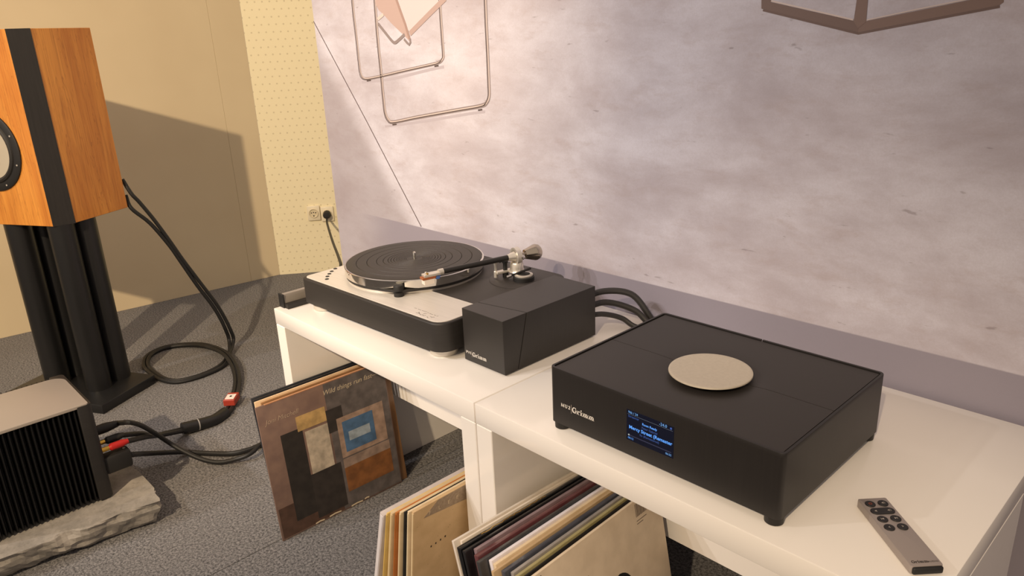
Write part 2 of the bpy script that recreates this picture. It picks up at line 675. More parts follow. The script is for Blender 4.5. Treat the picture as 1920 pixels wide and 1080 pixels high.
def bench(name, x0, x1, label, back_r):
    t = empty(name, (x0, 0, 0))
    w = x1 - x0
    obj('bench_top', box(0, w, 0, .468, H - .036, H, .0016, 2), M_WHITE, t)
    obj('side_panel', box(0, .036, .0005, .462, 0, H - .0366, .0012, 1), M_WHITE, t)
    obj('side_panel', box(w - .036, w, .0005, back_r, 0, H - .0366, .0012, 1), M_WHITE, t)
    obj('cross_panel', box(.036, w - .036, .245, .263, .193, H - .036, .001, 1), M_WHITE, t)
    tag(t, label, 'bench')
    return t


bench('display_bench', -.6640, -.0012, 'white lacquered bench carrying the turntable', .462)
bench('display_bench', .0012, .6640, 'white lacquered bench carrying the black streamer with display and the remote', .355)

# ---------------------------------------------------------------- loudspeaker on stand
S2 = Vector((-.483, .876, 0)).normalized()   # towards the speaker's back
SPK = empty('loudspeaker', (-1.5966, -.1873, .555), (0, 0, math.atan2(.483, .876)))
# local frame: -x runs along the baffle (away from the visible side), +y to the back; front-right baffle edge at 0,0
tag(SPK, 'cherry wood bookshelf loudspeaker with black corner strips on black stand', 'loudspeaker')
g = G('cherry_veneer', .34)
w1 = g.noise((14, 14, 1.6), 5, .6, 1.2)
w2 = g.noise((220, 220, 5), 4, .6)
w3 = g.noise((30, 30, 2.2), 3, .5, 3.5)
col = g.mix(g.sstep(w1, .3, .7), lin((186, 114, 44)), lin((220, 150, 66)))
col = g.mix(g.math('MULTIPLY', g.sstep(w2, .45, .7), .35), col, lin((140, 78, 30)))
col = g.mix(g.math('MULTIPLY', g.math('SUBTRACT', 1.0, g.sstep(g.math('ABSOLUTE', g.math('SUBTRACT', w3, .5)), .0, .018)), .35), col, lin((120, 62, 24)))
M_CHERRY = g.out(col)
g.b.inputs['Coat Weight'].default_value = .15
SH = .532
BW = .334
obj('cabinet', box(-BW - .030, .030, .049, .249, 0, SH, .001, 1), M_CHERRY, SPK)
obj('front_baffle', box(-BW, 0, 0, .05, 0, SH, .0006, 1), M_CHERRY, SPK)
for a, b_ in ((0, .0312), (-BW, -BW - .0312)):
    obj('corner_strip', prism([(a, -.0005), (b_, .0485), (a, .0485)] if b_ > a else [(a, .0485), (b_, .0485), (a, -.0005)], -.0005, SH + .0005), mat('black_ash_strip', (34, 31, 30), .6, 0, (26, 24, 23), (200, 200, 10)), SPK, smooth=False)
DR = empty('woofer', (-.167, 0, .215), (R(90), 0, 0))
DR.parent = SPK
obj('surround_frame', lathe([(.084, 0), (.115, 0), (.115, .004), (.111, .006), (.094, .006), (.090, .003)], 64), M_MATBLK, DR)
obj('rubber_surround', lathe([(.094, .0045), (.091, .009), (.086, .011), (.081, .009), (.078, .003), (.076, .001)], 64), M_RUBBER, DR)
obj('cone', lathe([(.083, .006), (.06, .004), (.03, .0), (.018, -.002)], 64), mat('grey_cone', (176, 168, 152), .35), DR)
obj('phase_plug', lathe([(.022, -.004), (.022, .020), (.020, .034), (.014, .042), (.006, .045), (0, .0455)], 32), mat('copper_plug', (196, 120, 70), .25, 1), DR)
for i in range(8):
    a = R(22.5 + 45 * i)
    obj('screw', lathe([(.0026, 0), (.0026, .0012), (0, .0016)], 10), M_SILVER, DR, loc=(.105 * math.cos(a), .105 * math.sin(a), .006))
TW = empty('tweeter', (-.167, 0, .425), (R(90), 0, 0))
TW.parent = SPK
obj('face_plate', lathe([(.0, 0), (.052, 0), (.052, .003), (.048, .0045), (.024, .002), (.018, .001)], 48), M_MATBLK, TW)
obj('dome', lathe([(.017, .001), (.013, .007), (.006, .010), (0, .011)], 32), M_RUBBER, TW)

STAND = empty('speaker_stand', (-1.486, -.198, 0), (0, 0, math.atan2(.483, .876)))
tag(STAND, 'black four column metal stand under the cherry wood loudspeaker', 'stand')
M_STAND = mat('satin_black_stand', (26, 26, 27), .36)
obj('base_plate', box(-.38, 0, 0, .216, 0, .030, .003, 2), M_STAND, STAND)
for (a, b_) in ((-.108, .178), (-.108, .101), (-.272, .178), (-.272, .101)):
    obj('column', lathe([(.036, .029), (.036, .5552)], 40), M_STAND, STAND, loc=(a, b_, 0))

# ---------------------------------------------------------------- power amplifier on stone slab
rnd = random.Random(5)


def stone():
    out = [(-.800, -.272), (-.835, -.262), (-.90, -.262), (-.966, -.262), (-1.05, -.275), (-1.18, -.30), (-1.19, -.45), (-1.20, -.66), (-1.02, -.68), (-.85, -.69),
           (-.838, -.60), (-.832, -.55), (-.824, -.49), (-.812, -.43), (-.815, -.38), (-.806, -.32)]
    pts = []
    n = len(out)
    for i in range(n):
        a, c = Vector(out[i]), Vector(out[(i + 1) % n])
        kk = max(2, int((c - a).length / .012))
        for j in range(kk):
            pts.append(a.lerp(c, j / kk))
    cen = Vector((-1.0, -.47))
    bm = bmesh.new()
    levels = [(.060, 0), (.057, .003), (.050, .005), (.042, .004), (.033, .007), (.024, .010), (.015, .014), (.006, .024), (0, .045)]
    rings = []
    for zi, (z, ins) in enumerate(levels):
        ring = []
        for p in pts:
            d = (cen - p).normalized()
            q = Vector((p.x * 28, p.y * 28, z * 60))
            nzv = mnoise.noise(q) * .009 + mnoise.noise(q * 3.1) * .0045
            chip = max(0, mnoise.noise(Vector((p.x * 13, p.y * 13, 3.3))) - .15) * .05
            if zi == 0:
                off = chip
                zz = z
            else:
                off = ins + nzv + chip * max(0, 1 - zi * .3)
                zz = z + (mnoise.noise(q * 1.7) * .003 if 0 < zi < 8 else 0)
            pp = p + d * off
            ring.append(bm.verts.new((pp.x, pp.y, max(zz, 0))))
        rings.append(ring)
    n = len(pts)
    for a, c in zip(rings, rings[1:]):
        for i in range(n):
            bm.faces.new((a[i], a[(i + 1) % n], c[(i + 1) % n], c[i]))
    bm.faces.new(rings[0])
    bm.faces.new(rings[-1][::-1])
    return bm


g = G('grey_sandstone', .85)
n1 = g.noise((18, 18, 18), 6, .65)
n2 = g.noise((160, 160, 160), 3, .6)
col = g.mix(g.sstep(n1, .3, .7), lin((122, 118, 112)), lin((156, 150, 142)))
col = g.mix(g.math('MULTIPLY', g.sstep(n2, .5, .75), .35), col, lin((96, 91, 86)))
M_STONE = g.out(col)
g.bump(n1, .22, .005)
st_ = obj('stone_slab', stone(), M_STONE)
for p in st_.data.polygons:
    p.use_smooth = False
tag(st_, 'rough edged grey stone slab lying on the carpet under the amplifier', 'stone slab')

AMP = empty('power_amplifier', (-1.0, -.45, .060))
tag(AMP, 'black finned power amplifier with pale metal top on the stone slab', 'amplifier')
AX0, AX1, AY0, AY1, AH = -.122, .104, -.150, .112, .238
obj('core', box(AX0 + .024, AX1 - .026, AY0 + .02, AY1 - .012, .006, AH - .004), M_MATBLK, AMP)
obj('rear_plate', prism(rrect(AX0, AX1, AY1 - .030, AY1, .012, 5, (.002, .002, .012, .012)), .004, AH, .002), M_BLKMET, AMP)
obj('front_plate', prism(rrect(AX0, AX1, AY0, AY0 + .034, .018, 6, (.018, .018, .002, .002)), .004, AH, .002), M_BLKMET, AMP)
NF = 19
M_FIN = mat('fin_black', (17, 17, 18), .5, spec=.3)
for i in range(NF):
    yc = AY0 + .041 + (AY1 - .036 - AY0 - .041) * i / (NF - 1)
    fin_r = prism([(AX1 - .028, yc - .0046), (AX1 - .004, yc - .0011), (AX1 - .004, yc + .0011), (AX1 - .028, yc + .0046)], .004, AH - .004)
    obj('fin', fin_r, M_FIN, AMP, smooth=False)
    fin_l = prism([(AX0 + .026, yc - .0046), (AX0 + .026, yc + .0046), (AX0 + .002, yc + .0011), (AX0 + .002, yc - .0011)], .004, AH - .002)
    obj('fin', fin_l, M_FIN, AMP, smooth=False)
obj('top_plate', prism(rrect(AX0 + .020, AX1 - .001, AY0 + .004, AY1 - .006, .03, 8, (.004, .004, .006, .034)), AH - .004, AH + .0025, .001), mat('champagne_top', (158, 150, 142), .42, .3), AMP)
for (a, b_) in ((AX0 + .03, AY0 + .03), (AX1 - .03, AY0 + .03), (AX1 - .03, AY1 - .03), (AX0 + .03, AY1 - .03)):
    obj('foot', lathe([(.012, 0), (.012, .006)], 20), M_RUBBER, AMP, loc=(a, b_, 0))


# ---------------------------------------------------------------- cables on the floor
def c7(x, y):
    return 170 + x / 5.818, 740 + y / 5.818


def cc(x, y):
    return x / 2.842, 380 + y / 2.842


# two leads leave the back of the speaker, run down together, make one loop on the carpet and end at the amplifier
p_start = Vector((-1.70, .055, .62))
p_floor = pz(*cc(1238, 770), .012)
dirv = (p_floor - p_start)
nrm = Vector((-dirv.y, dirv.x, 0)).normalized()


def drop(u, v):
    return pplane(u, v, p_start, nrm)


loop_px = [(1200, 850), (1100, 910), (960, 950), (872, 942), (806, 902), (776, 862), (796, 812), (880, 772), (1000, 756), (1100, 762), (1190, 797), (1240, 855), (1263, 930), (1258, 1000), (1236, 1060)]
loop_z = [.009, .007, .007, .007, .007, .007, .007, .007, .009, .016, .024, .022, .013, .008, .007]
loop = [pz(*cc(*q), z) for q, z in zip(loop_px, loop_z)]
tail_px = [(1545, 95), (1475, 205), (1350, 290), (1180, 340), (1000, 385), (820, 425), (700, 447)]
tail = [pz(*c7(*q), z) for q, z in zip(tail_px, (.007, .007, .009, .013, .018, .035, .055))]


def shift(pts, d, dz=0):
    out = []
    for i, p in enumerate(pts):
        t = pts[min(i + 1, len(pts) - 1)] - pts[max(i - 1, 0)]
        nn_ = Vector((-t.y, t.x, 0))
        if nn_.length > 1e-6:
            nn_.normalize()
        out.append(p + nn_ * d + Vector((0, 0, dz)))
    return out


rear_y = -.45 + AY1
def sock(u, v):
    q = py_(u, v, rear_y + .030)
    return Vector((q.x, rear_y, q.z))


amp_blk, amp_red, amp_sig, amp_main = sock(209, 823), sock(217, 835), sock(200, 801), sock(222, 861)
for idx in range(2):
    top = [(682, 0), (760, 70), (870, 190), (950, 290), (1060, 430), (1150, 545), (1215, 660), (1240, 740)] if idx == 0 else [(700, 30), (800, 110), (900, 225), (960, 310), (1050, 440), (1140, 560), (1195, 660), (1222, 745)]
    if idx == 0:
        top = [(700, -48), (745, 0), (820, 90), (905, 205), (975, 305), (1070, 430), (1160, 550), (1225, 670), (1243, 745)]
    pts = [Vector((-1.712, .052, .640 if idx == 0 else .590))] + [drop(*cc(*q)) for q in top]
    sh_ = .0063 if idx else -.0063
    pts += shift(loop, sh_, 0) + shift(tail, sh_)
    last = pts[-1]
    tgt = amp_red if idx else amp_blk
    back = tgt + Vector((0, .052, 0))
    pts += [last.lerp(back, .55) + Vector((0, .012, .0)), back]
    ca = empty('speaker_cable', (pts[12].x, pts[12].y, 0))
    off = -Vector(ca.location)

    def loc_(b):
        b.transform(Matrix.Translation(off))
        return b
    obj('cable', loc_(tube(pts, .0062, 10, 5)), M_CABLE, ca)
    pm = M_RED if idx else M_MATBLK
    obj('plug_barrel', loc_(lathe([(.0045, 0), (.0085, .006), (.0085, .030), (.0060, .040), (.0055, .043)], 16, None, tgt + Vector((0, .014, 0)), aim((0, 1, 0)))), pm, ca)
    obj('plug_tip', loc_(rod(tgt, tgt + Vector((0, .016, 0)), .0055, None, 14)), M_GOLD, ca)
    if idx:
        tag(ca, 'black speaker lead with red plug running from speaker loop to amplifier', 'cable')
        p0, p1 = tail[0], loop[-1]
        d = (tail[0] - tail[1]).normalized()
        M4 = Matrix.Translation(tail[0] + Vector((0, 0, .012)) + off) @ aim(d).to_4x4()
        b = box(-.020, .020, -.014, .013, -.030, .030, .002, 1)
        b.transform(Matrix.Translation(Vector((0, 0, 0))))
        q = d.to_track_quat('X', 'Z').to_matrix().to_4x4()
        M5 = Matrix.Translation(tail[0] + Vector((0, 0, .012)) + off) @ q
        b = box(-.026, .026, -.017, .017, -.008, .012, .002, 1)
        b.transform(M5)
        tg = obj('tag', b, mat('red_tag', (158, 52, 36), .5), ca)
        b = box(-.020, .012, -.013, .013, .0115, .0130)
        b.transform(M5)
        obj('sticker', b, mat('white_sticker', (226, 218, 210), .6), tg)
        b = box(-.006, .002, -.003, .003, .0128, .0134)
        b.transform(M5)
        obj('printed_mark', b, M_DARK, tg)
    else:
        tag(ca, 'black speaker lead with black plug running from speaker loop to amplifier', 'cable')
        slv = shift(tail[1:5], 0, .004)
        obj('sleeve', loc_(tube(slv, .0165, 14, 6)), mat('heatshrink', (20, 20, 21), .38), ca)
        obj('marking_ring', loc_(rod(slv[2] + Vector((.0, 0, 0)), slv[2] + (slv[3] - slv[2]).normalized() * .003, .0168, None, 16)), mat('grey_ring', (150, 148, 146), .5), ca)

# signal lead with moulded plug and mains lead, both run off behind the leaning records
sig_px = [(400, 302), (470, 310), (560, 340), (700, 420), (850, 520), (1000, 610), (1200, 700), (1400, 738), (1600, 700), (1750, 640)]
sig_z = [.215, .20, .17, .11, .065, .040, .016, .008, .014, .021]
sg = [amp_sig + Vector((0, .055, 0)), ] + [pz(*c7(*q), z) for q, z in zip(sig_px, sig_z)]
tail_end = [Vector((-.93, .062, .008)), Vector((-.82, .17, .008)), Vector((-.72, .30, .008)), Vector((-.70, .44, .008))]
so = empty('signal_cable', (amp_sig.x, rear_y, 0))


def sub(parent, b):
    b.transform(Matrix.Translation(-Vector(parent.location)))
    return b


obj('cable', sub(so, tube(sg + [tail_end[0] + Vector((0, 0, .014)), tail_end[1] + Vector((0, 0, .004))] + tail_end[2:], .0058, 10, 6)), M_CABLE, so)
obj('plug_barrel', sub(so, lathe([(.0105, 0), (.0115, .006), (.0115, .030), (.009, .046), (.0065, .058)], 20, None, amp_sig - Vector((0, .002, 0)), aim((0, 1, 0)))), M_MATBLK, so)
tag(so, 'thin black signal cable leaving the top socket of the amplifier', 'cable')
mn_px = [(560, 645), (700, 638), (1000, 626), (1300, 640), (1550, 640), (1750, 590)]
mz = [.080, .045, .012, .009, .009, .009]
mo = empty('mains_cable', (-.925, rear_y, 0))
mpts = [amp_main + Vector((0, .055, 0)), pz(*c7(470, 652), amp_main.z - .006)] + [pz(*c7(*q), z) for q, z in zip(mn_px, mz)] + [p + Vector((-.006, .022, .002)) for p in tail_end]
obj('cable', sub(mo, tube(mpts, .0066, 10, 6)), M_CABLE, mo)
obj('plug_body', sub(mo, box(amp_main.x - .016, amp_main.x + .016, rear_y - .002, rear_y + .056, amp_main.z - .022, amp_main.z + .022, .006, 2)), M_MATBLK, mo)
obj('screw', sub(mo, lathe([(.003, 0), (.003, .001), (0, .0014)], 10, None, (amp_main.x, rear_y + .046, amp_main.z + .0222))), M_SILVER, mo)
tag(mo, 'black mains cable with block plug in the lower socket of the amplifier', 'cable')

# ---------------------------------------------------------------- wall sockets + turntable power lead
PEGO = Vector((-2.3557, .8254, 0))
PEGD = Vector((.6, .8, 0))
PEGN = Vector((.8, -.6, 0))
prot = math.atan2(.8, .6)


def socket(px, label):
    c = pplane(px[0], px[1], PEGO, PEGN)
    t = empty('wall_socket', c, (0, 0, prot))     # local x along the wall, -y to the room
    # -y (room side) = PEGN
    obj('frame', box(-.0286, .0286, -.010, .002, -.034, .034, .003, 2), M_PLASTW, t)
    rr = Euler((R(90), 0, 0)).to_matrix()
    obj('insert', lathe([(.0, .0104), (.0165, .0104), (.0172, .0128), (.0195, .0140), (.0215, .0130), (.0215, .009)], 32, None, (0, 0, 0), rr), mat('ivory_insert', (214, 202, 172), .4), t)
    for dx, dz in ((-.0095, .002), (.0095, .002), (0, .004)):
        obj('pin_hole', lathe([(.0026, .0), (.0026, .0109)], 12, None, (dx, 0, dz), rr), M_DARK, t)
    obj('screw', lathe([(.003, 0), (.003, .0111)], 12, None, (0, 0, -.012), rr), M_DARK, t)
    tag(t, label, 'wall socket')
    return t, c


s1, c_1 = socket((588.5, 399), 'empty ivory wall socket on the perforated corner wall')
s2, c_2 = socket((614, 400.5), 'ivory wall socket with a black plug in it on the perforated corner wall')
pl = empty('turntable_power_lead', c_2)
nv = PEGN
obj('plug', sub(pl, lathe([(.0165, .006), (.0165, .024), (.016, .040), (.012, .046), (0, .047)], 28, None, c_2, aim(nv))), M_MATBLK, pl)
pe = c_2 + nv * .038
turn = Vector((-1.21, .490, .357))      # rounds the free edge of the printed partition
def px_(u, v, x):
    d = ray(u, v)
    return CAM_LOC + d * ((x - CAM_LOC.x) / d.x)


pts = [pe + Vector((0, 0, -.012))] + [px_(*q) for q in ((613.3, 418, -2.10), (618, 435, -1.92), (624.5, 455, -1.68), (633, 477, -1.42))]
pts += [turn, Vector((-1.12, .445, .350)), Vector((-.92, .435, .360)), Vector((-.705, .430, .485)), Vector((-.655, .425, .502)), Vector((-.60, .398, .508))]
obj('cable', sub(pl, tube(pts, .0048, 10, 8)), M_CABLE, pl)
tag(pl, 'black power lead hanging from the wall socket down behind the turntable', 'cable')

# ---------------------------------------------------------------- turntable
TT = empty('turntable', (-.605, .043, H), (0, 0, R(2.0)))
tag(TT, 'black and silver belt drive turntable with tonearm on the white bench', 'turntable')
TW_, TD_ = .455, .350
Z0, Z1 = .018, .0725
obj('plinth', prism(rrect(0, TW_, 0, TD_, .02, 8, (.014, .030, .030, .020)), Z0, Z1, .0035, 3), mat('plinth_black', (44, 41, 39), .5, 0, (40, 37, 35), (6, 6, 300)), TT)
tp = rrect(.006, TW_ - .006, .006, TD_ - .006, .02, 8, (.012, .026, .02, .016))
# silver plate: L-shape, full depth at the left and a strip along the front
Lp = [p for p in rrect(.006, TW_ - .006, .006, .112, .02, 8, (.012, .026, .0005, .0005)) if True]
Lshape = rrect(.006, TW_ - .006, .006, .112, .02, 8, (.012, .026, .0002, .0002))
Lshape = [p for p in Lshape if not (p[0] < .02 and p[1] > .1)]
Lshape += [(.215, .112), (.195, TD_ - .006), (.020, TD_ - .006), (.010, TD_ - .010), (.006, TD_ - .02)]
obj('silver_top_plate', prism(Lshape, Z1 - .001, Z1 + .0014, .0006, 1), M_SILVPL, TT)
obj('black_top_plate', prism([(.2155, .1126), (TW_ - .007, .1126), (TW_ - .007, TD_ - .03), (TW_ - .03, TD_ - .007), (.1955, TD_ - .007)], Z1 - .001, Z1 + .0012, .0005, 1), mat('plinth_top_black', (52, 48, 45), .52), TT)
TTM = TT.matrix_basis.copy()
ti = Matrix.Translation((-.605, .043, H)) @ Matrix.Rotation(R(2), 4, 'Z')
ti = ti.inverted()


def tl(p):
    return ti @ Vector(p)


for q in ((613, 523.6), (614, 518.6), (617.5, 513.7), (622, 509), (628.7, 504)):
    c = tl(pz(q[0], q[1], H + .0738))
    obj('button', lathe([(.0042, 0), (.0042, .0008), (.0036, .0012), (0, .0012)], 16), M_MATBLK, TT, loc=(c.x, c.y, Z1 + .0012))
for (a, b_) in ((.028, .035), (TW_ - .042, .040), (TW_ - .04, TD_ - .04), (.028, TD_ - .04)):
    obj('foot', lathe([(.020, 0), (.026, .001), (.026, .010), (.023, .0105), (.023, .013), (.026, .0135), (.026, .0185)], 32), M_SILVER, TT, loc=(a, b_, 0))
# platter
pc = tl((-.437, .223, 0))
PL = empty('platter', (pc.x, pc.y, Z1))
PL.parent = TT
obj('platter_base', lathe([(.139, .001), (.142, .001), (.142, .0055), (.139, .006)], 96), M_SILVER, PL)
obj('belt', lathe([(.1400, .0065), (.1448, .0065), (.1448, .0115), (.1400, .0115)], 96), M_RUBBER, PL)
obj('rim', lathe([(.130, .012), (.1462, .012), (.1470, .0128), (.1470, .0285), (.1462, .0295), (.1436, .0295), (.1432, .0275), (.130, .0275)], 128), M_CHROME, PL)
mprof = [(0.004, .0275), (.004, .0310), (.0145, .0310)]
for r in (.018, .0215, .025, .0285, .032, .0355, .039, .044, .050, .056, .066, .080, .100, .122):
    d = .0009 if r < .043 else .0014
    w = .0006 if r < .043 else .0010
    mprof += [(r - w, .0310), (r, .0310 - d), (r + w, .0310)]
mprof += [(.1405, .0310), (.1428, .0302), (.1428, .0275)]
obj('rubber_mat', lathe(mprof, 96), mat('mat_rubber', (52, 48, 45), .55), PL)
obj('spindle', lathe([(.0036, .027), (.0036, .0420), (.0030, .0445), (.0012, .0455), (0, .0457)], 20), M_CHROME, PL)
# motor pulley and free belt runs
mp_ = tl(pz(748.5, 556, H + Z1))
PU = empty('motor_pulley', (mp_.x, mp_.y, Z1))
PU.parent = TT
obj('pulley_post', lathe([(.0098, .001), (.0098, .0095), (.0062, .0098), (.0062, .0125), (.0098, .0128), (.0098, .0215), (.0088, .0235), (0, .0238)], 28), M_MATBLK, PU)
dv = Vector((mp_.x - pc.x, mp_.y - pc.y, 0))
dd = dv.length
ang0 = math.atan2(dv.y, dv.x)
for sgn in (-1, 1):
    al = ang0 + sgn * math.acos((.1443 - .006) / dd)
    a = Vector((pc.x + .1443 * math.cos(al), pc.y + .1443 * math.sin(al), Z1 + .009))
    c = Vector((mp_.x + .006 * math.cos(al), mp_.y + .006 * math.sin(al), Z1 + .011))
    t = (c - a).normalized()
    s = Vector((-t.y, t.x, 0)) * .0006
    bm = bmesh.new()
    up = Vector((0, 0, .0024))
    vs = [bm.verts.new(q) for q in (a - s - up, c - s - up, c - s + up, a - s + up, a + s - up, c + s - up, c + s + up, a + s + up)]
    for f_ in ((0, 1, 2, 3), (7, 6, 5, 4), (0, 4, 5, 1), (3, 2, 6, 7), (0, 3, 7, 4), (1, 5, 6, 2)):
        bm.faces.new([vs[i] for i in f_])
    obj('belt_run', bm, M_RUBBER, TT, smooth=False)
# engraved signature and line of text on the silver plate
M_ENG = mat('engraving', (120, 112, 104), .5)
rr_ = random.Random(12)


def eng(px):
    return [(q.x, q.y) for q in (tl(pz(u, v, H + Z1 + .0014)) for u, v in px)]


def ce(pts):
    return [(765 + x / 24, 565 + y / 24) for x, y in pts]


for a, b_ in (((290, 300), (405, 320)), ((460, 350), (590, 395)), ((630, 415), (850, 470)), ((880, 505), (940, 525)), ((965, 540), (1120, 600)), ((1175, 605), (1260, 640)), ((1290, 665), (1370, 665))):
    obj('engraved_line', ribbon(eng(ce([a, ((a[0] + b_[0]) / 2, (a[1] + b_[1]) / 2 + 6), b_])), .0011, Z1 + .0014, Z1 + .0016), M_ENG, TT, smooth=False)
for st in ([(350, 520), (420, 515), (460, 545), (500, 480), (515, 560), (580, 610), (650, 600), (700, 650), (800, 635)], [(690, 560), (760, 545), (845, 545)], [(850, 690), (900, 740)], [(1010, 680), (1050, 690)], [(1030, 730), (1065, 725), (1120, 712), (1200, 715)]):
    obj('engraved_signature', ribbon(eng(ce(st)), .0010, Z1 + .0014, Z1 + .0016), mat('engraving_dark', (84, 78, 70), .5), TT, smooth=False)

# armboard and tonearm
ab = tl((-.226, .332, 0))
obj('armboard', lathe([(.030, -.002), (.066, -.002), (.066, .0018), (.0650, .0024), (0, .0024)], 64), mat('armboard_black', (50, 46, 44), .5), TT, loc=(ab.x, ab.y, Z1))
TA = empty('tonearm', (ab.x, ab.y, Z1))
TA.parent = TT
wb = Vector((-.226, .332, H + Z1))


def al_(p):
    """world point -> tonearm local"""
    q = tl(p)
    return q - Vector((ab.x, ab.y, Z1))


piv = pz(968, 480, H + .120)
hs = pz(812, 513.5, H + .117)
tb0 = pz(829, 509.0, H + .1175)
ax = (piv - tb0).normalized()
pvl, hsl, tbl = al_(piv), al_(hs), al_(tb0)
axl = (pvl - tbl).normalized()
sidel = Vector((axl.y, -axl.x, 0)).normalized()
M_ARM = mat('satin_black_arm', (34, 32, 31), .38)
obj('arm_tube', rod(tbl - axl * .004, pvl - axl * .012, .0052, .0058, 20), M_ARM, TA)
obj('pivot_cone', rod(pvl - axl * .020, pvl - axl * .004, .0062, .0105, 24), M_SILVER, TA)
bm = lathe([(.0140, -.005), (.0180, -.005), (.0180, .005), (.0140, .005), (.0140, -.005)], 40, None, pvl, aim(axl))
bm = lathe([(0, -.006), (.0100, -.006), (.0100, .006), (0, .006)], 24, bm, pvl, aim(sidel))
obj('gimbal_ring', bm, M_SILVER, TA)
cwa = pvl + axl * .017
obj('counterweight', lathe([(.0045, -.006), (.0050, 0), (.0095, .002), (.0165, .024), (.0168, .028), (.0150, .034), (.011, .038), (0, .039)], 40, None, cwa, aim(axl)), mat('polished_steel', (190, 180, 165), .16, 1), TA)
obj('thread_rod', rod(pvl + axl * .004, cwa + axl * .004, .0035, None, 14), M_SILVER, TA)
# post and round base
obj('base_collar', lathe([(.0215, .002), (.0215, .010), (.0195, .012), (.017, .0122), (.017, .014), (.012, .016)], 36, None, (.012, -.006, 0)), M_MATBLK, TA)
obj('collar_ring', lathe([(.0188, .0118), (.0188, .0145), (.0165, .0155), (0, .0155)], 36, None, (.012, -.006, 0)), M_SILVER, TA)
obj('pillar', lathe([(.0165, .016), (.0150, .019), (.0138, .024), (.0138, pvl.z - .016), (.0120, pvl.z - .012)], 28, None, (pvl.x + .001, pvl.y - .001, 0)), M_SILVER, TA)
# side plate carrying rest and lifter
lf = al_(pz(930, 512, H + .088))
lf2 = al_(pz(978, 501, H + .092))
bm = box(0, (lf2 - lf).length, -.0065, .0065, -.0025, .0025, .001, 1)
bm.transform(Matrix.Translation(lf) @ (lf2 - lf).to_track_quat('X', 'Z').to_matrix().to_4x4())
obj('rest_bracket', bm, M_SILVER, TA)
ar = al_(pz(929.5, 511, H + .088))
obj('rest_post', lathe([(.0042, -.010), (.0042, .002), (.0028, .004), (.0026, .012), (.0040, .022), (.0046, .026)], 18, None, ar), M_SILVER, TA)
li = al_(pz(948, 516, H + .080))
obj('lifter', lathe([(.0062, -.004), (.0062, .010), (.0045, .012), (.0045, .026), (.006, .027), (.006, .030)], 20, None, li), M_MATBLK, TA)
obj('lifter_bar', tube([li + Vector((-.004, -.012, .030)), li + Vector((-.001, 0, .0325)), li + Vector((.004, .012, .030))], .0022, 8, 4), M_MATBLK, TA)
l1 = al_(pz(955, 518, H + .086))
l2 = al_(pz(995, 503, H + .095))
obj('lever', rod(l1, l2, .0019, .0024, 12), M_MATBLK, TA)
obj('lever_tip', rod(l1 - (l2 - l1).normalized() * .006, l1 + (l2 - l1).normalized() * .004, .0032, None, 12), M_CHROME, TA)
an0 = pvl + sidel * .012 + axl * .006
an1 = Vector((an0.x + .001, an0.y - .008, .018))
obj('bias_rod', rod(an0, an1, .0013, None, 10), M_CHROME, TA)
obj('bias_knob', lathe([(.0050, -.005), (.0050, .005), (.003, .006), (0, .006)], 18, None, an0, aim(sidel)), M_CHROME, TA)
# headshell + cartridge
upl = Vector((0, 0, 1))
fr_ = axl.to_track_quat('X', 'Z').to_matrix().to_4x4()


def arm_box(x0, x1, y0, y1, z0, z1, bev=.0008):
    b = box(x0, x1, y0, y1, z0, z1, bev, 1)
    b.transform(Matrix.Translation(tbl) @ fr_)
    return b


obj('headshell_collar', rod(tbl - axl * .008, tbl + axl * .002, .0062, None, 20), M_SILVER, TA)
obj('headshell', arm_box(-.040, -.006, -.0085, .0085, -.0035, .0015), M_SILVER, TA)
obj('cartridge_top', arm_box(-.044, -.016, -.0080, .0080, -.0080, -.0035), mat('cartridge_brown', (150, 84, 44), .4), TA)
obj('cartridge_body', arm_box(-.041, -.019, -.0072, .0072, -.0185, -.0080), mat('cartridge_ivory', (226, 216, 206), .35), TA)
for i, cname in enumerate(((60, 110, 190), (205, 60, 50), (228, 208, 90), (230, 230, 226))):
    yy = -.006 + i * .004
    a = Matrix.Translation(tbl) @ fr_
    obj('signal_wire', tube([a @ Vector((-.017, yy, -.0065)), a @ Vector((-.011, yy * 1.25, -.0095)), a @ Vector((-.004, yy * .5, -.003))], .0007, 6, 4), mat('wire_%d' % i, cname, .4), TA)
obj('wire_block', arm_box(-.0165, -.008, -.0070, .0070, -.011, -.0045), mat('wire_blue', (70, 100, 160), .5), TA)
obj('mounting_screw', arm_box(-.034, -.030, -.006, -.002, .0015, .0045), M_GOLD, TA)
obj('mounting_screw', arm_box(-.034, -.030, .002, .006, .0015, .0045), M_SILVER, TA)

# ---------------------------------------------------------------- slim box at the bench end, left of the turntable
BX = empty('slim_metal_box', (-.662, .014, H))
tag(BX, 'slim silver box with black base at the bench end beside the turntable', 'box')
prof = [(0, .024), (.003, .029), (.007, .031), (.012, .029), (.015, .024), (.017, .010), (0, .010)]
bm = bmesh.new()
A_ = [bm.verts.new((x, .004, z)) for x, z in prof]
B_ = [bm.verts.new((x, .20, z)) for x, z in prof]
bm.faces.new(A_)
bm.faces.new(B_[::-1])
for i in range(len(prof)):
    j = (i + 1) % len(prof)
    bm.faces.new((A_[i], B_[i], B_[j], A_[j]))
obj('metal_cover', bm, mat('worn_silver', (170, 162, 152), .4, .6), BX)
obj('end_cap', box(-.0012, .0182, 0, .0045, .0, .0315, .001, 1), M_MATBLK, BX)
obj('base_strip', box(0, .032, .003, .20, 0, .0105, .0008, 1), mat('black_base', (28, 25, 22), .5), BX)

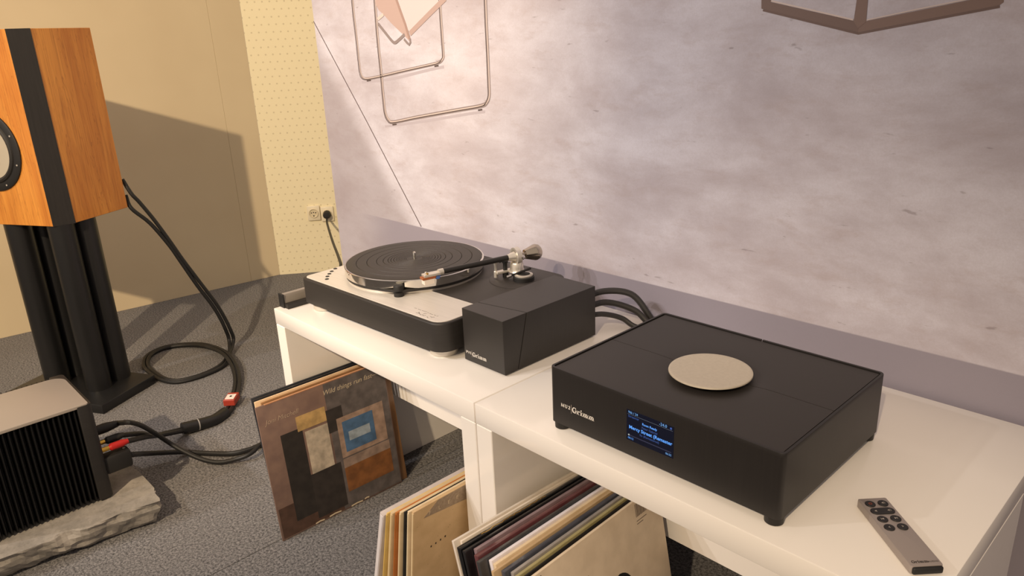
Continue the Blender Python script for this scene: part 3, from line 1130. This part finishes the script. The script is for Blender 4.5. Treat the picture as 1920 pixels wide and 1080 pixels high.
# ---------------------------------------------------------------- phono box with wedge front
PW = empty('phono_preamp', (-.134, .0965, H))
tag(PW, 'black wedge fronted preamplifier box with white lettering beside the turntable', 'preamplifier')
pw, pd, ph = .1035, .235, .1000
M_PW = mat('pw_black', (46, 43, 41), .42, 0, (43, 40, 38), (8, 300, 8))
# front block: seam runs obliquely on top and slopes on the side


def hexa(lo, hi, bev=.0006):
    b = bmesh.new()
    a = [b.verts.new(p) for p in lo]
    c = [b.verts.new(p) for p in hi]
    b.faces.new(a[::-1])
    b.faces.new(c)
    for i in range(4):
        b.faces.new((a[i], a[(i + 1) % 4], c[(i + 1) % 4], c[i]))
    bmesh.ops.recalc_face_normals(b, faces=b.faces)
    bmesh.ops.bevel(b, geom=list(b.edges), offset=bev, segments=1, affect='EDGES')
    return b


tl_, tr_, br_, bl_ = .036, .0555, .031, .020
obj('front_block', hexa([(0, 0, .003), (pw, 0, .003), (pw, br_, .003), (0, bl_, .003)], [(0, 0, ph), (pw, 0, ph), (pw, tr_, ph), (0, tl_, ph)]), M_PW, PW, smooth=False)
e = .0016
obj('rear_body', hexa([(0, bl_ + e, .003), (pw, br_ + e, .003), (pw, pd, .003), (0, pd, .003)], [(0, tl_ + e, ph), (pw, tr_ + e, ph), (pw, pd, ph), (0, pd, ph)]), M_PW, PW, smooth=False)
obj('seam_core', hexa([(.002, bl_ - .004, .004), (pw - .002, br_ - .004, .004), (pw - .002, br_ + .006, .004), (.002, bl_ + .006, .004)], [(.002, tl_ - .004, ph - .002), (pw - .002, tr_ - .004, ph - .002), (pw - .002, tr_ + .006, ph - .002), (.002, tl_ + .006, ph - .002)], .0002), M_DARK, PW, smooth=False)
for a, b_ in ((.014, .02), (pw - .014, .02), (pw - .014, pd - .02), (.014, pd - .02)):
    obj('foot', lathe([(.009, 0), (.009, .0035)], 16), M_RUBBER, PW, loc=(a, b_, 0))


def brand(parent, model, x, z, s, y=-.0001, gap=.0):
    rt = (R(90), 0, 0)
    bm, w = serif_word(model, s * .62, spacing=.06)
    obj('lettering', bm, M_PRINT, parent, smooth=False, loc=(x, y, z + s * .27), rot=rt)
    x2 = x + w + s * .16
    obj('printed_bar', ribbon([(0, -s * .32), (0, s * 1.28)], s * .09), mat('grey_print', (150, 140, 132), .6), parent, smooth=False, loc=(x2, y, z), rot=rt)
    bm, w2 = serif_word('Grimm', s, spacing=.03)
    obj('lettering', bm, M_PRINT, parent, smooth=False, loc=(x2 + s * .18, y, z), rot=rt)


brand(PW, 'PW1', .0050, .0150, .0078)

# cables looping behind the phono box
cb = [[(-.075, .325, .535), (-.060, .385, .545), (-.020, .425, .538), (.012, .438, .500), (.020, .440, .4835)],
      [(-.060, .325, .525), (-.045, .380, .528), (-.005, .415, .512), (.025, .425, .488), (.060, .430, .4835)],
      [(-.050, .325, .515), (-.035, .360, .512), (-.015, .390, .500), (.010, .400, .486), (.050, .415, .4835)]]
for i, (pts, r, lab) in enumerate(zip(cb, (.0062, .0058, .0050), ('upper black cable arching behind the wedge fronted box to the bench', 'middle black cable arching behind the wedge fronted box', 'lowest thin black cable behind the wedge fronted box'))):
    co = obj('interconnect_cable', tube(pts, r, 10, 8), mat('cable_grey', (46, 44, 43), .5))
    tag(co, lab, 'cable', None)

# ---------------------------------------------------------------- music streamer
MX, MY, MW, MD, MH = .1408, .0276, .355, .2775, .0978
MU = empty('music_streamer', (MX, MY, H))
tag(MU, 'low black streamer box with round silver knob and lit display', 'audio player')
M_MU = mat('mu_black', (36, 33, 32), .45, 0, (33, 30, 29), (300, 300, 10))
M_MUT = mat('mu_top', (48, 44, 42), .5)
b0 = .0110
obj('body', prism(rrect(0, MW, 0, MD, .007, 6), b0, MH - .006, 0), M_MU, MU)
# raised rim around the lid (with the slit in its back edge)
outer = rrect(0, MW, 0, MD, .007, 6)
inner = rrect(.0035, MW - .0035, .0035, MD - .0035, .0045, 6)
hw = .0011
outer = outer[:21] + [(MW / 2 + hw, MD), (MW / 2 - hw, MD)] + outer[21:]      # back edge lies between the 3rd and 4th corner arcs
inner = inner[:21] + [(MW / 2 + hw, MD - .0035), (MW / 2 - hw, MD - .0035)] + inner[21:]
bm = bmesh.new()
n = len(outer)
V = [[bm.verts.new((x, y, z)) for x, y in ring] for ring, z in ((outer, MH - .006), (outer, MH - .0006), ([(x * .9985 + .00027, y * .9985 + .0002) for x, y in outer], MH), (inner, MH), (inner, MH - .0055))]
for a, c in zip(V, V[1:]):
    for i in range(n):
        if i != 21:
            bm.faces.new((a[i], a[(i + 1) % n], c[(i + 1) % n], c[i]))
for q in (21, 22):
    bm.faces.new([ring[q] for ring in V])
obj('rim', bm, M_MU, MU)
KX, KY = .1825, .1255


def lid(y0, y1, c0, c1):
    """lid half as a grid with a shallow dish around the knob; y edges given as functions of x"""
    b = bmesh.new()
    nx, ny = 56, 20
    rows = []
    for j in range(ny + 1):
        r_ = []
        for i in range(nx + 1):
            x = .0056 + (MW - .0112) * i / nx
            ya, yb = y0(x), y1(x)
            y = ya + (yb - ya) * j / ny
            d = math.hypot(x - KX, y - KY)
            z = MH - .0016 - .0050 * math.exp(-(d / .062) ** 4)
            r_.append(b.verts.new((x, y, z)))
        rows.append(r_)
    for j in range(ny):
        for i in range(nx):
            b.faces.new((rows[j][i], rows[j][i + 1], rows[j + 1][i + 1], rows[j + 1][i]))
    # skirt
    edge = rows[0] + [r[-1] for r in rows[1:]] + rows[-1][-2::-1] + [r[0] for r in rows[-2:0:-1]]
    low = [b.verts.new((v.co.x, v.co.y, MH - .008)) for v in edge]
    for i in range(len(edge)):
        j = (i + 1) % len(edge)
        b.faces.new((edge[i], low[i], low[j], edge[j]))
    return b


sy = .1345
obj('lid_front', lid(lambda x: .0056, lambda x: sy - .0005, 0, 0), M_MUT, MU)
obj('lid_rear', lid(lambda x: sy + .0005, lambda x: MD - .0056, 0, 0), M_MUT, MU)
KN = empty('control_disc', (KX, KY, MH))
KN.parent = MU
obj('stem', lathe([(.040, -.007), (.040, .0022)], 40), M_DARK, KN)
obj('disc', lathe([(.052, .0018), (.0552, .0022), (.0562, .0032), (.0558, .0046), (.0545, .0052), (.052, .0050), (0, .0046)], 96), mat('disc_aluminium', (206, 196, 178), .4, .3, (200, 190, 172), (200, 200, 200)), KN)
for a, b_ in ((.0120, .0120), (MW - .0120, .0120), (MW - .0120, MD - .0120), (.0120, MD - .0120)):
    obj('foot', lathe([(.0100, 0), (.0112, .0010), (.0118, .0125)], 28), M_BLACK, MU, loc=(a, b_, 0))
brand(MU, 'MU2', .0210, .0385, .0086)
# display
SX0, SX1, SZ0, SZ1 = .138, .2112, .0335, .0782
SCR = obj('display', box(SX0, SX1, -.0004, .002, SZ0, SZ1), mat('screen_glass', (10, 12, 20), .18, emit=(10, 16, 38), estr=.5), MU, smooth=False)
SW, SHH = SX1 - SX0, SZ1 - SZ0


def stext(s, fx, fv, size, colr, strength=1.0, bold=0, align='LEFT'):
    me = text_mesh(s, size, .00003, 0, bold, align)
    nm = 'screen_%d_%d_%d' % colr
    obj('screen_text', me, mat(nm, (10, 12, 16), .5, emit=colr, estr=strength), SCR, smooth=False, loc=(SX0 + SW * fx, -.00055, SZ1 - SHH * fv), rot=(R(90), 0, 0))


BL, BL2, DIM = (96, 165, 255), (130, 190, 255), (60, 92, 160)
stext('96k / 24', .035, .105, .0047, BL2, .8)
stext('Streamer', .035, .235, .0047, DIM, .8)
stext('-24.0', .70, .105, .0058, BL2, .9)
stext('Roon Ready', .50, .335, .0047, BL, 1.0, .00008, 'CENTER')
stext('Peter Gabriel', .50, .455, .0045, DIM, .8, 0, 'CENTER')
stext('Mercy Street (Remaster', .055, .600, .0069, BL, 1.15, .00014)
stext('So (Remastered)', .50, .715, .0045, DIM, .8, 0, 'CENTER')
stext('00:12', .035, .945, .0040, BL, .8)
stext('06:22', .845, .945, .0040, BL2, .8)
M_LN = mat('screen_line', (20, 20, 20), .5, emit=(120, 128, 140), estr=.6)
M_BAR = mat('screen_bar', (20, 20, 20), .5, emit=(44, 48, 78), estr=.7)
for nm, a, b_, c_, d_, mm in (('screen_line', .02, .98, .135, .143, M_LN), ('progress_bar', .06, .96, .815, .845, M_BAR), ('progress_knob', .03, .075, .795, .850, mat('screen_knob', (20, 20, 20), .5, emit=(190, 196, 190), estr=.8)), ('status_icon', .92, .965, .04, .11, mat('screen_icon', (10, 10, 10), .5, emit=(60, 92, 170), estr=.8))):
    if 'knob' in nm or 'icon' in nm:
        r_ = SHH * (d_ - c_) / 2
        obj(nm, lathe([(0, 0), (r_, 0), (r_, .0001), (0, .0001)], 16), mm, SCR, smooth=False, loc=(SX0 + SW * (a + b_) / 2, -.00045, SZ1 - SHH * (c_ + d_) / 2), rot=(R(90), 0, 0))
    else:
        obj(nm, box(SX0 + SW * a, SX0 + SW * b_, -.0005, -.0003, SZ1 - SHH * d_, SZ1 - SHH * c_), mm, SCR, smooth=False)

# ---------------------------------------------------------------- remote control
ra, rb_ = Vector((.5516, .1437, 0)), Vector((.6427, .0617, 0))
RD = (ra - rb_).normalized()
RL = .122
RWd = .034
RM = empty('remote_control', (rb_.x, rb_.y, H), (0, 0, math.atan2(RD.y, RD.x) - R(90)))
tag(RM, 'slim silver remote control with black buttons lying on the white bench', 'remote')
w2 = RWd / 2
obj('body', prism(rrect(-w2, w2, .003, RL, .0022, 4), .0008, .0105, .0012, 2), mat('remote_silver', (166, 156, 152), .4, .3), RM)
obj('end_cap', box(-w2 + .0008, w2 - .0008, -.0005, .0040, .0012, .0098, .0024, 3), M_MATBLK, RM)
M_BTN = mat('button_black', (30, 28, 28), .42)
M_ICON = mat('icon_grey', (168, 160, 154), .6)
zt = .0105


def btn(cx, cy, rx, ry, icon):
    pts = [(cx + rx * math.cos(R(a)) * 1, cy + ry * math.sin(R(a))) for a in range(0, 360, 15)] if rx == ry else rrect(cx - rx, cx + rx, cy - ry, cy + ry, ry * .99, 8)
    b = obj('button', prism(pts, zt - .0005, zt + .0011, .0004, 1), M_BTN, RM)
    for kind, ox in icon:
        x, y = cx + ox, cy
        s = .0017
        bm = None
        if kind == 'power':
            bm = ribbon([(x + a, y + c) for a, c in arc2(0, 0, s, s, 120, 420, 16)], .0005, zt + .0011, zt + .0013)
            bm = ribbon([(x, y + s * .2), (x, y + s * 1.2)], .0005, zt + .0011, zt + .0013, bm)
            obj('icon', bm, mat('icon_red', (150, 70, 50), .6), b, smooth=False)
            continue
        if kind == 'spk':
            bm = prism([(x - s, y - s * .4), (x - s * .4, y - s * .4), (x + s * .3, y - s), (x + s * .3, y + s), (x - s * .4, y + s * .4), (x - s, y + s * .4)], zt + .0011, zt + .0013)
        if kind == 'spk+':
            bm = prism([(x - s, y - s * .4), (x - s * .4, y - s * .4), (x + s * .3, y - s), (x + s * .3, y + s), (x - s * .4, y + s * .4), (x - s, y + s * .4)], zt + .0011, zt + .0013)
            bm = ribbon(arc2(x, y, s * 1.2, s * 1.2, -50, 50, 8), .0004, zt + .0011, zt + .0013, bm)
        if kind == 'prev':
            bm = prism([(x - s * .8, y), (x + s * .8, y - s * .8), (x + s * .8, y + s * .8)], zt + .0011, zt + .0013)
            bm = ribbon([(x - s, y - s * .8), (x - s, y + s * .8)], .0005, zt + .0011, zt + .0013, bm)
        if kind == 'next':
            bm = prism([(x + s * .8, y), (x - s * .8, y + s * .8), (x - s * .8, y - s * .8)], zt + .0011, zt + .0013)
            bm = ribbon([(x + s, y - s * .8), (x + s, y + s * .8)], .0005, zt + .0011, zt + .0013, bm)
        if kind in '<>':
            q = 1 if kind == '<' else -1
            bm = ribbon([(x + q * s * .5, y - s * .7), (x - q * s * .5, y), (x + q * s * .5, y + s * .7)], .0006, zt + .0011, zt + .0013)
        obj('icon', bm, M_ICON, b, smooth=False)


bx_, yb = .0075, RL
btn(-bx_, yb - .0120, .0058, .0058, [('power', 0)])
btn(bx_, yb - .0120, .0058, .0058, [('spk+', 0)])
btn(0, yb - .0262, .0138, .0058, [('spk', -.0075), ('spk+', .0075)])
btn(-bx_, yb - .0410, .0058, .0058, [('prev', 0)])
btn(bx_, yb - .0410, .0058, .0058, [('next', 0)])
btn(-bx_, yb - .0560, .0058, .0058, [('<', 0)])
btn(bx_, yb - .0560, .0058, .0058, [('>', 0)])
bm, w = serif_word('Grimm', .0038)
obj('lettering', bm, mat('dark_print', (70, 64, 62), .6), RM, smooth=False, loc=(-w2 + .0035, .0075, zt))
obj('lettering', text_mesh('AUDIO', .0032, .0001, 0, 0, 'LEFT', 1.15), mat('dark_print', (70, 64, 62), .6), RM, smooth=False, loc=(-w2 + .0205, .0076, zt + .0001))

# ---------------------------------------------------------------- records
SL = .314


def sleeve(name, m, x, y, lean, yaw, t, label, group=None, size=SL, edge=None, worn=0):
    """x,y: place of the near bottom corner of the +X face; lean>0 leans towards -X"""
    th = R(-lean)
    zoff = t * math.sin(R(lean)) if lean > 0 else 0
    bm = box(-t, 0, 0, size, 0, size, min(.0011, t * .3), 2)
    o = obj(name, bm, m, None, loc=(x, y, zoff + .0002), rot=(0, th, R(yaw)))
    tag(o, label, 'record', group)
    return o


FR = (R(90), 0, R(90))     # text frame on the +X face


def on_face(o, name, bm, m, y=0, z=0, lift=.0003):
    return obj(name, bm, m, o, smooth=False, loc=(lift, y, z), rot=FR)


def paper(name, c, c2=None, rough=.5, coat=0):
    return mat(name, c, rough, 0, c2 or tuple(max(0, q - 12) for q in c), (30, 30, 30), 4, coat=coat)


def spine(o, t, c, name):
    """opening edge / printed spine on the near edge"""
    return obj('spine', box(-t * .82, -t * .18, -.0007, .001, .004, SL - .004), paper(name, c), o, smooth=False)


# stack leaning in the opening of the turntable bench
cov = sleeve('record_sleeve', paper('cover_brown', (128, 104, 92), (112, 90, 82), .45), -.537, -.117, 5.5, -1, .0040,
             'worn record sleeve with painted brown cover and handwritten title, foremost under the turntable bench')


def patch(pts, c, zl=.0003, nm=None):
    b = prism(pts, 0, zl)
    n_ = 'patch_%d_%d_%d' % c
    return on_face(cov, 'printed_patch', b, mat(n_, c, .5, 0, tuple(int(q * .8) for q in c), (45, 45, 45), 5), 0, 0, .0001)


# plain colour fields standing in for the cover painting
patch([(.155, .004), (.311, .004), (.311, .311), (.155, .311)], (108, 100, 98), .0002)
patch([(.004, .004), (.155, .004), (.155, .075), (.004, .075)], (92, 68, 56), .0002)
patch([(.040, .030), (.090, .030), (.090, .235), (.040, .235)], (52, 47, 43), .0004)
patch([(.090, .012), (.165, .012), (.165, .120), (.090, .120)], (58, 52, 48), .0004)
patch([(.095, .120), (.150, .120), (.150, .222), (.095, .222)], (206, 192, 172), .0006)
patch([(.080, .228), (.150, .228), (.150, .262), (.080, .262)], (206, 170, 112), .0005)
patch([(.150, .195), (.190, .195), (.190, .250), (.150, .250)], (60, 54, 50), .0004)
patch([(.172, .125), (.294, .125), (.294, .222), (.172, .222)], (172, 146, 128), .0006)
patch([(.184, .136), (.264, .136), (.264, .210), (.184, .210)], (84, 118, 156), .0009)
patch([(.196, .160), (.252, .160), (.252, .182), (.196, .182)], (170, 184, 196), .0011)
patch([(.172, .040), (.296, .040), (.296, .100), (.172, .100)], (142, 92, 50), .0005)
patch([(.172, .100), (.296, .100), (.296, .122), (.172, .122)], (160, 138, 124), .0007)
M_CREAMINK = mat('cream_ink', (216, 200, 170), .6)
tm = text_mesh('Wild things run fast—', .0160, .00012, .30, -.0002)
on_face(cov, 'handwritten_title', tm, M_CREAMINK, .150, .286, .0005)
tm = text_mesh('Joni Mitchell', .0150, .00012, .32, -.0002)
on_face(cov, 'handwritten_name', tm, mat('pale_ink', (196, 172, 150), .6), .014, .270, .0005)
for a, b_, w_ in ((.080, .0035, .022), (.115, .0040, .030), (.172, .0030, .030), (.208, .0045, .012)):
    on_face(cov, 'worn_edge', ribbon([(a, b_), (a + w_ * .5, b_ + .0015), (a + w_, b_)], .003, 0, .0003), M_CREAMINK, 0, 0, .0003)
obj('worn_top_edge', box(-.0042, .0003, .02, SL - .01, SL - .0020, SL + .0004, .0004, 1), paper('worn_card', (190, 140, 104)), cov, smooth=False)
g1 = 'records behind the painted sleeve'
x0 = -.5420
specs1 = [((150, 112, 76), .0050, 7.0, .0, .020, 'brown cardboard record sleeve directly behind the painted cover', (150, 112, 76)),
          ((226, 196, 160), .0040, 8.0, .0, .012, 'cream edged record sleeve between the brown and black sleeves under the turntable bench', (226, 196, 160)),
          ((34, 34, 38), .0050, 8.5, .0, .014, 'black record sleeve leaning behind the cream edged sleeve under the turntable bench', (40, 40, 44)),
          ((48, 50, 56), .0050, 9.0, .0, .016, 'dark slate record sleeve rearmost against the bench side panel', (48, 50, 56))]
x = x0
for i, (c, t, ln, yw, dy, lab, ec) in enumerate(specs1):
    x -= .001
    sleeve('record_sleeve', paper('sleeve_a%d' % i, c, None, .4), x, -.117 + dy, ln, -1, t, lab)
    x -= t + .0035

# stack at the joint of the two benches, leaning right against the turntable bench's right panel
specs2 = [((206, 176, 134), .0055, -9.0, 'tan record sleeve with grey corner flash, foremost against the bench joint', (222, 200, 160)),
          ((226, 206, 172), .0045, -9.4, 'cream record sleeve just behind the tan one with grey corner flash', (230, 212, 176)),
          ((40, 40, 40), .0022, -9.8, 'thin black edged record sleeve among the cream sleeves by the bench joint', (38, 38, 38)),
          ((220, 198, 160), .0050, -10.4, 'ivory record sleeve behind the thin black edged one by the bench joint', (226, 206, 168)),
          ((190, 120, 60), .0035, -11.2, 'orange brown record sleeve in the stack by the bench joint', (178, 104, 44)),
          ((214, 188, 146), .0065, -12.2, 'thick wheat coloured record sleeve in the stack by the bench joint', (222, 198, 152)),
          ((228, 196, 120), .0030, -13.4, 'yellow edged record sleeve beside the white gatefold sleeve', (226, 190, 104)),
          ((206, 196, 192), .0110, -16.0, 'open white gatefold record sleeve at the end of the stack by the bench joint', (232, 226, 226))]
x = -.0880
for i, (c, t, ln, lab, ec) in enumerate(specs2):
    o = sleeve('record_sleeve', paper('sleeve_b%d' % i, c, None, .5), x, -.1057 - .0045 * i, ln, 0, t, lab)
    if i not in (2,):
        spine(o, t, ec, 'spine_b%d' % i)
    if i == 0:
        on_face(o, 'printed_flash', prism([(.020, .291), (.049, .313), (.31, .313), (.31, .255), (.092, .283)], 0, .0002), mat('flash_grey', (168, 148, 124), .6, 0, (150, 130, 108), (200, 200, 200)), 0, 0, .0001)
        for q, ch in ((.030, 'F'), (.050, 'L'), (.070, 'E'), (.088, 'E')):
            on_face(o, 'embossed_letter', text_mesh(ch, .011, .0003), mat('flash_letter', (206, 186, 156), .5), q, .2915 + (q - .03) * .02, .0004)
        for q in ((.036, .2185), (.046, .2195), (.056, .2210), (.066, .2225)):
            on_face(o, 'printed_mark', prism([(0, 0), (.0022, 0), (.0026, .0034), (.0004, .0034)], 0, .0002), M_DARK, q[0], q[1], .0002)
        rr_ = random.Random(3)
        for k_ in range(26):
            on_face(o, 'speck', prism([(0, 0), (.0009, .0002), (.0006, .0012)], 0, .0002), mat('speck', (120, 92, 60), .6), rr_.uniform(.004, .20), rr_.uniform(.15, .305), .0002)
    if i + 1 < len(specs2):
        x -= t * 1.03 + .0011 + SL * (math.sin(R(-specs2[i + 1][2])) - math.sin(R(-ln)))

# big stack under the streamer bench, leaning left
specs3 = [  # from the bench panel towards the viewer
    ((222, 212, 200), .0060, 'whitish plastic covered record sleeve resting on the streamer bench side panel', .30),
    ((232, 220, 204), .0050, 'cream record sleeve behind the black one with gold scribble', .35),
    ((22, 22, 24), .0085, 'glossy black record sleeve with gold scribble along its top edge', .15),
    ((34, 32, 34), .0055, 'plain black record sleeve next to the gold scribbled one', .2),
    ((142, 122, 128), .0075, 'mauve plastic covered record sleeve between black and burgundy sleeves', .15),
    ((104, 62, 66), .0095, 'burgundy record sleeve in the stack under the streamer bench', .2),
    ((62, 62, 64), .0075, 'charcoal record sleeve beside the burgundy one', .25),
    ((236, 230, 236), .0070, 'bright white record sleeve in the middle of the stack under the streamer bench', .3),
    ((232, 210, 176), .0065, 'cream yellow record sleeve beside the bright white one', .3),
    ((198, 170, 132), .0055, 'tan record sleeve between cream yellow and slate sleeves', .3),
    ((72, 74, 84), .0085, 'slate blue record sleeve in glossy plastic under the streamer bench', .12),
    ((158, 152, 148), .0065, 'silver grey record sleeve beside the slate blue one', .2),
    ((170, 160, 116), .0060, 'olive cream record sleeve second from the barcoded cover', .3),
    ((30, 28, 28), .0035, 'thin black record sleeve directly behind the barcoded cover', .4),
    ((226, 208, 184), .0055, 'cream record cover with barcode and black lettering, foremost under the streamer bench', .45)]
nS = len(specs3)
tot = sum(s[1] for s in specs3)
xs = .036 + SL * math.sin(R(15.5)) + .010
for i, (c, t, lab, rg) in enumerate(specs3):
    f_ = i / (nS - 1)
    xs += t * 1.035 + .0019
    ln = 15.0 - 4.5 * f_
    yaw = -1.6 + 3.0 * f_
    yy = -.106 + .009 * math.sin(i * 1.9) + .006 * f_
    o = sleeve('record_sleeve', paper('sleeve_c%d' % i, c, None, rg, .4 if rg < .3 else 0), xs, yy, ln, yaw, t, lab)
    if i == 2:
        rr_ = random.Random(9)
        pts = [(rr_.uniform(-.0018, .0018) * (1 if q % 2 else -1) - t * .45, .045 + q * .0042) for q in range(34)]
        bm = ribbon(pts, .0016, SL, SL + .0004)
        obj('gold_scribble', bm, M_GOLD, o, smooth=False)
    if i == nS - 1:
        M_INK = mat('black_ink', (18, 17, 17), .5)
        # barcode
        rr_ = random.Random(4)
        q = .2460
        bm = bmesh.new()
        while q < .2740:
            w_ = rr_.choice((.0006, .0010, .0016))
            prism([(q, .2860), (q + w_, .2860), (q + w_, .3085), (q, .3085)], 0, .0002, bm=bm)
            q += w_ + rr_.choice((.0007, .0012))
        on_face(o, 'barcode', bm, mat('barcode_grey', (110, 96, 86), .6), 0, 0, .0001)
        on_face(o, 'printed_line', ribbon([(.246, .279), (.272, .279)], .0010), mat('barcode_grey', (110, 96, 86), .6), 0, 0, .0001)
        on_face(o, 'printed_line', ribbon([(.246, .274), (.262, .274)], .0010), mat('barcode_grey', (110, 96, 86), .6), 0, 0, .0001)
        # big black letters, only their tops reach into view
        on_face(o, 'printed_letter', ribbon([(.103, .150), (.1165, .255)], [.014, .010, .004], 0, .0002), M_INK, 0, 0, .0001)
        on_face(o, 'printed_letter', ribbon(arc2(.182, .180, .030, .034, 0, 355, 30), [.010, .006, .012, .006, .010], 0, .0002), M_INK, 0, 0, .0001)
        on_face(o, 'sticker', prism([(.006, .294), (.026, .294), (.026, .3085), (.006, .3085)], 0, .0003), M_INK, 0, 0, .0001)
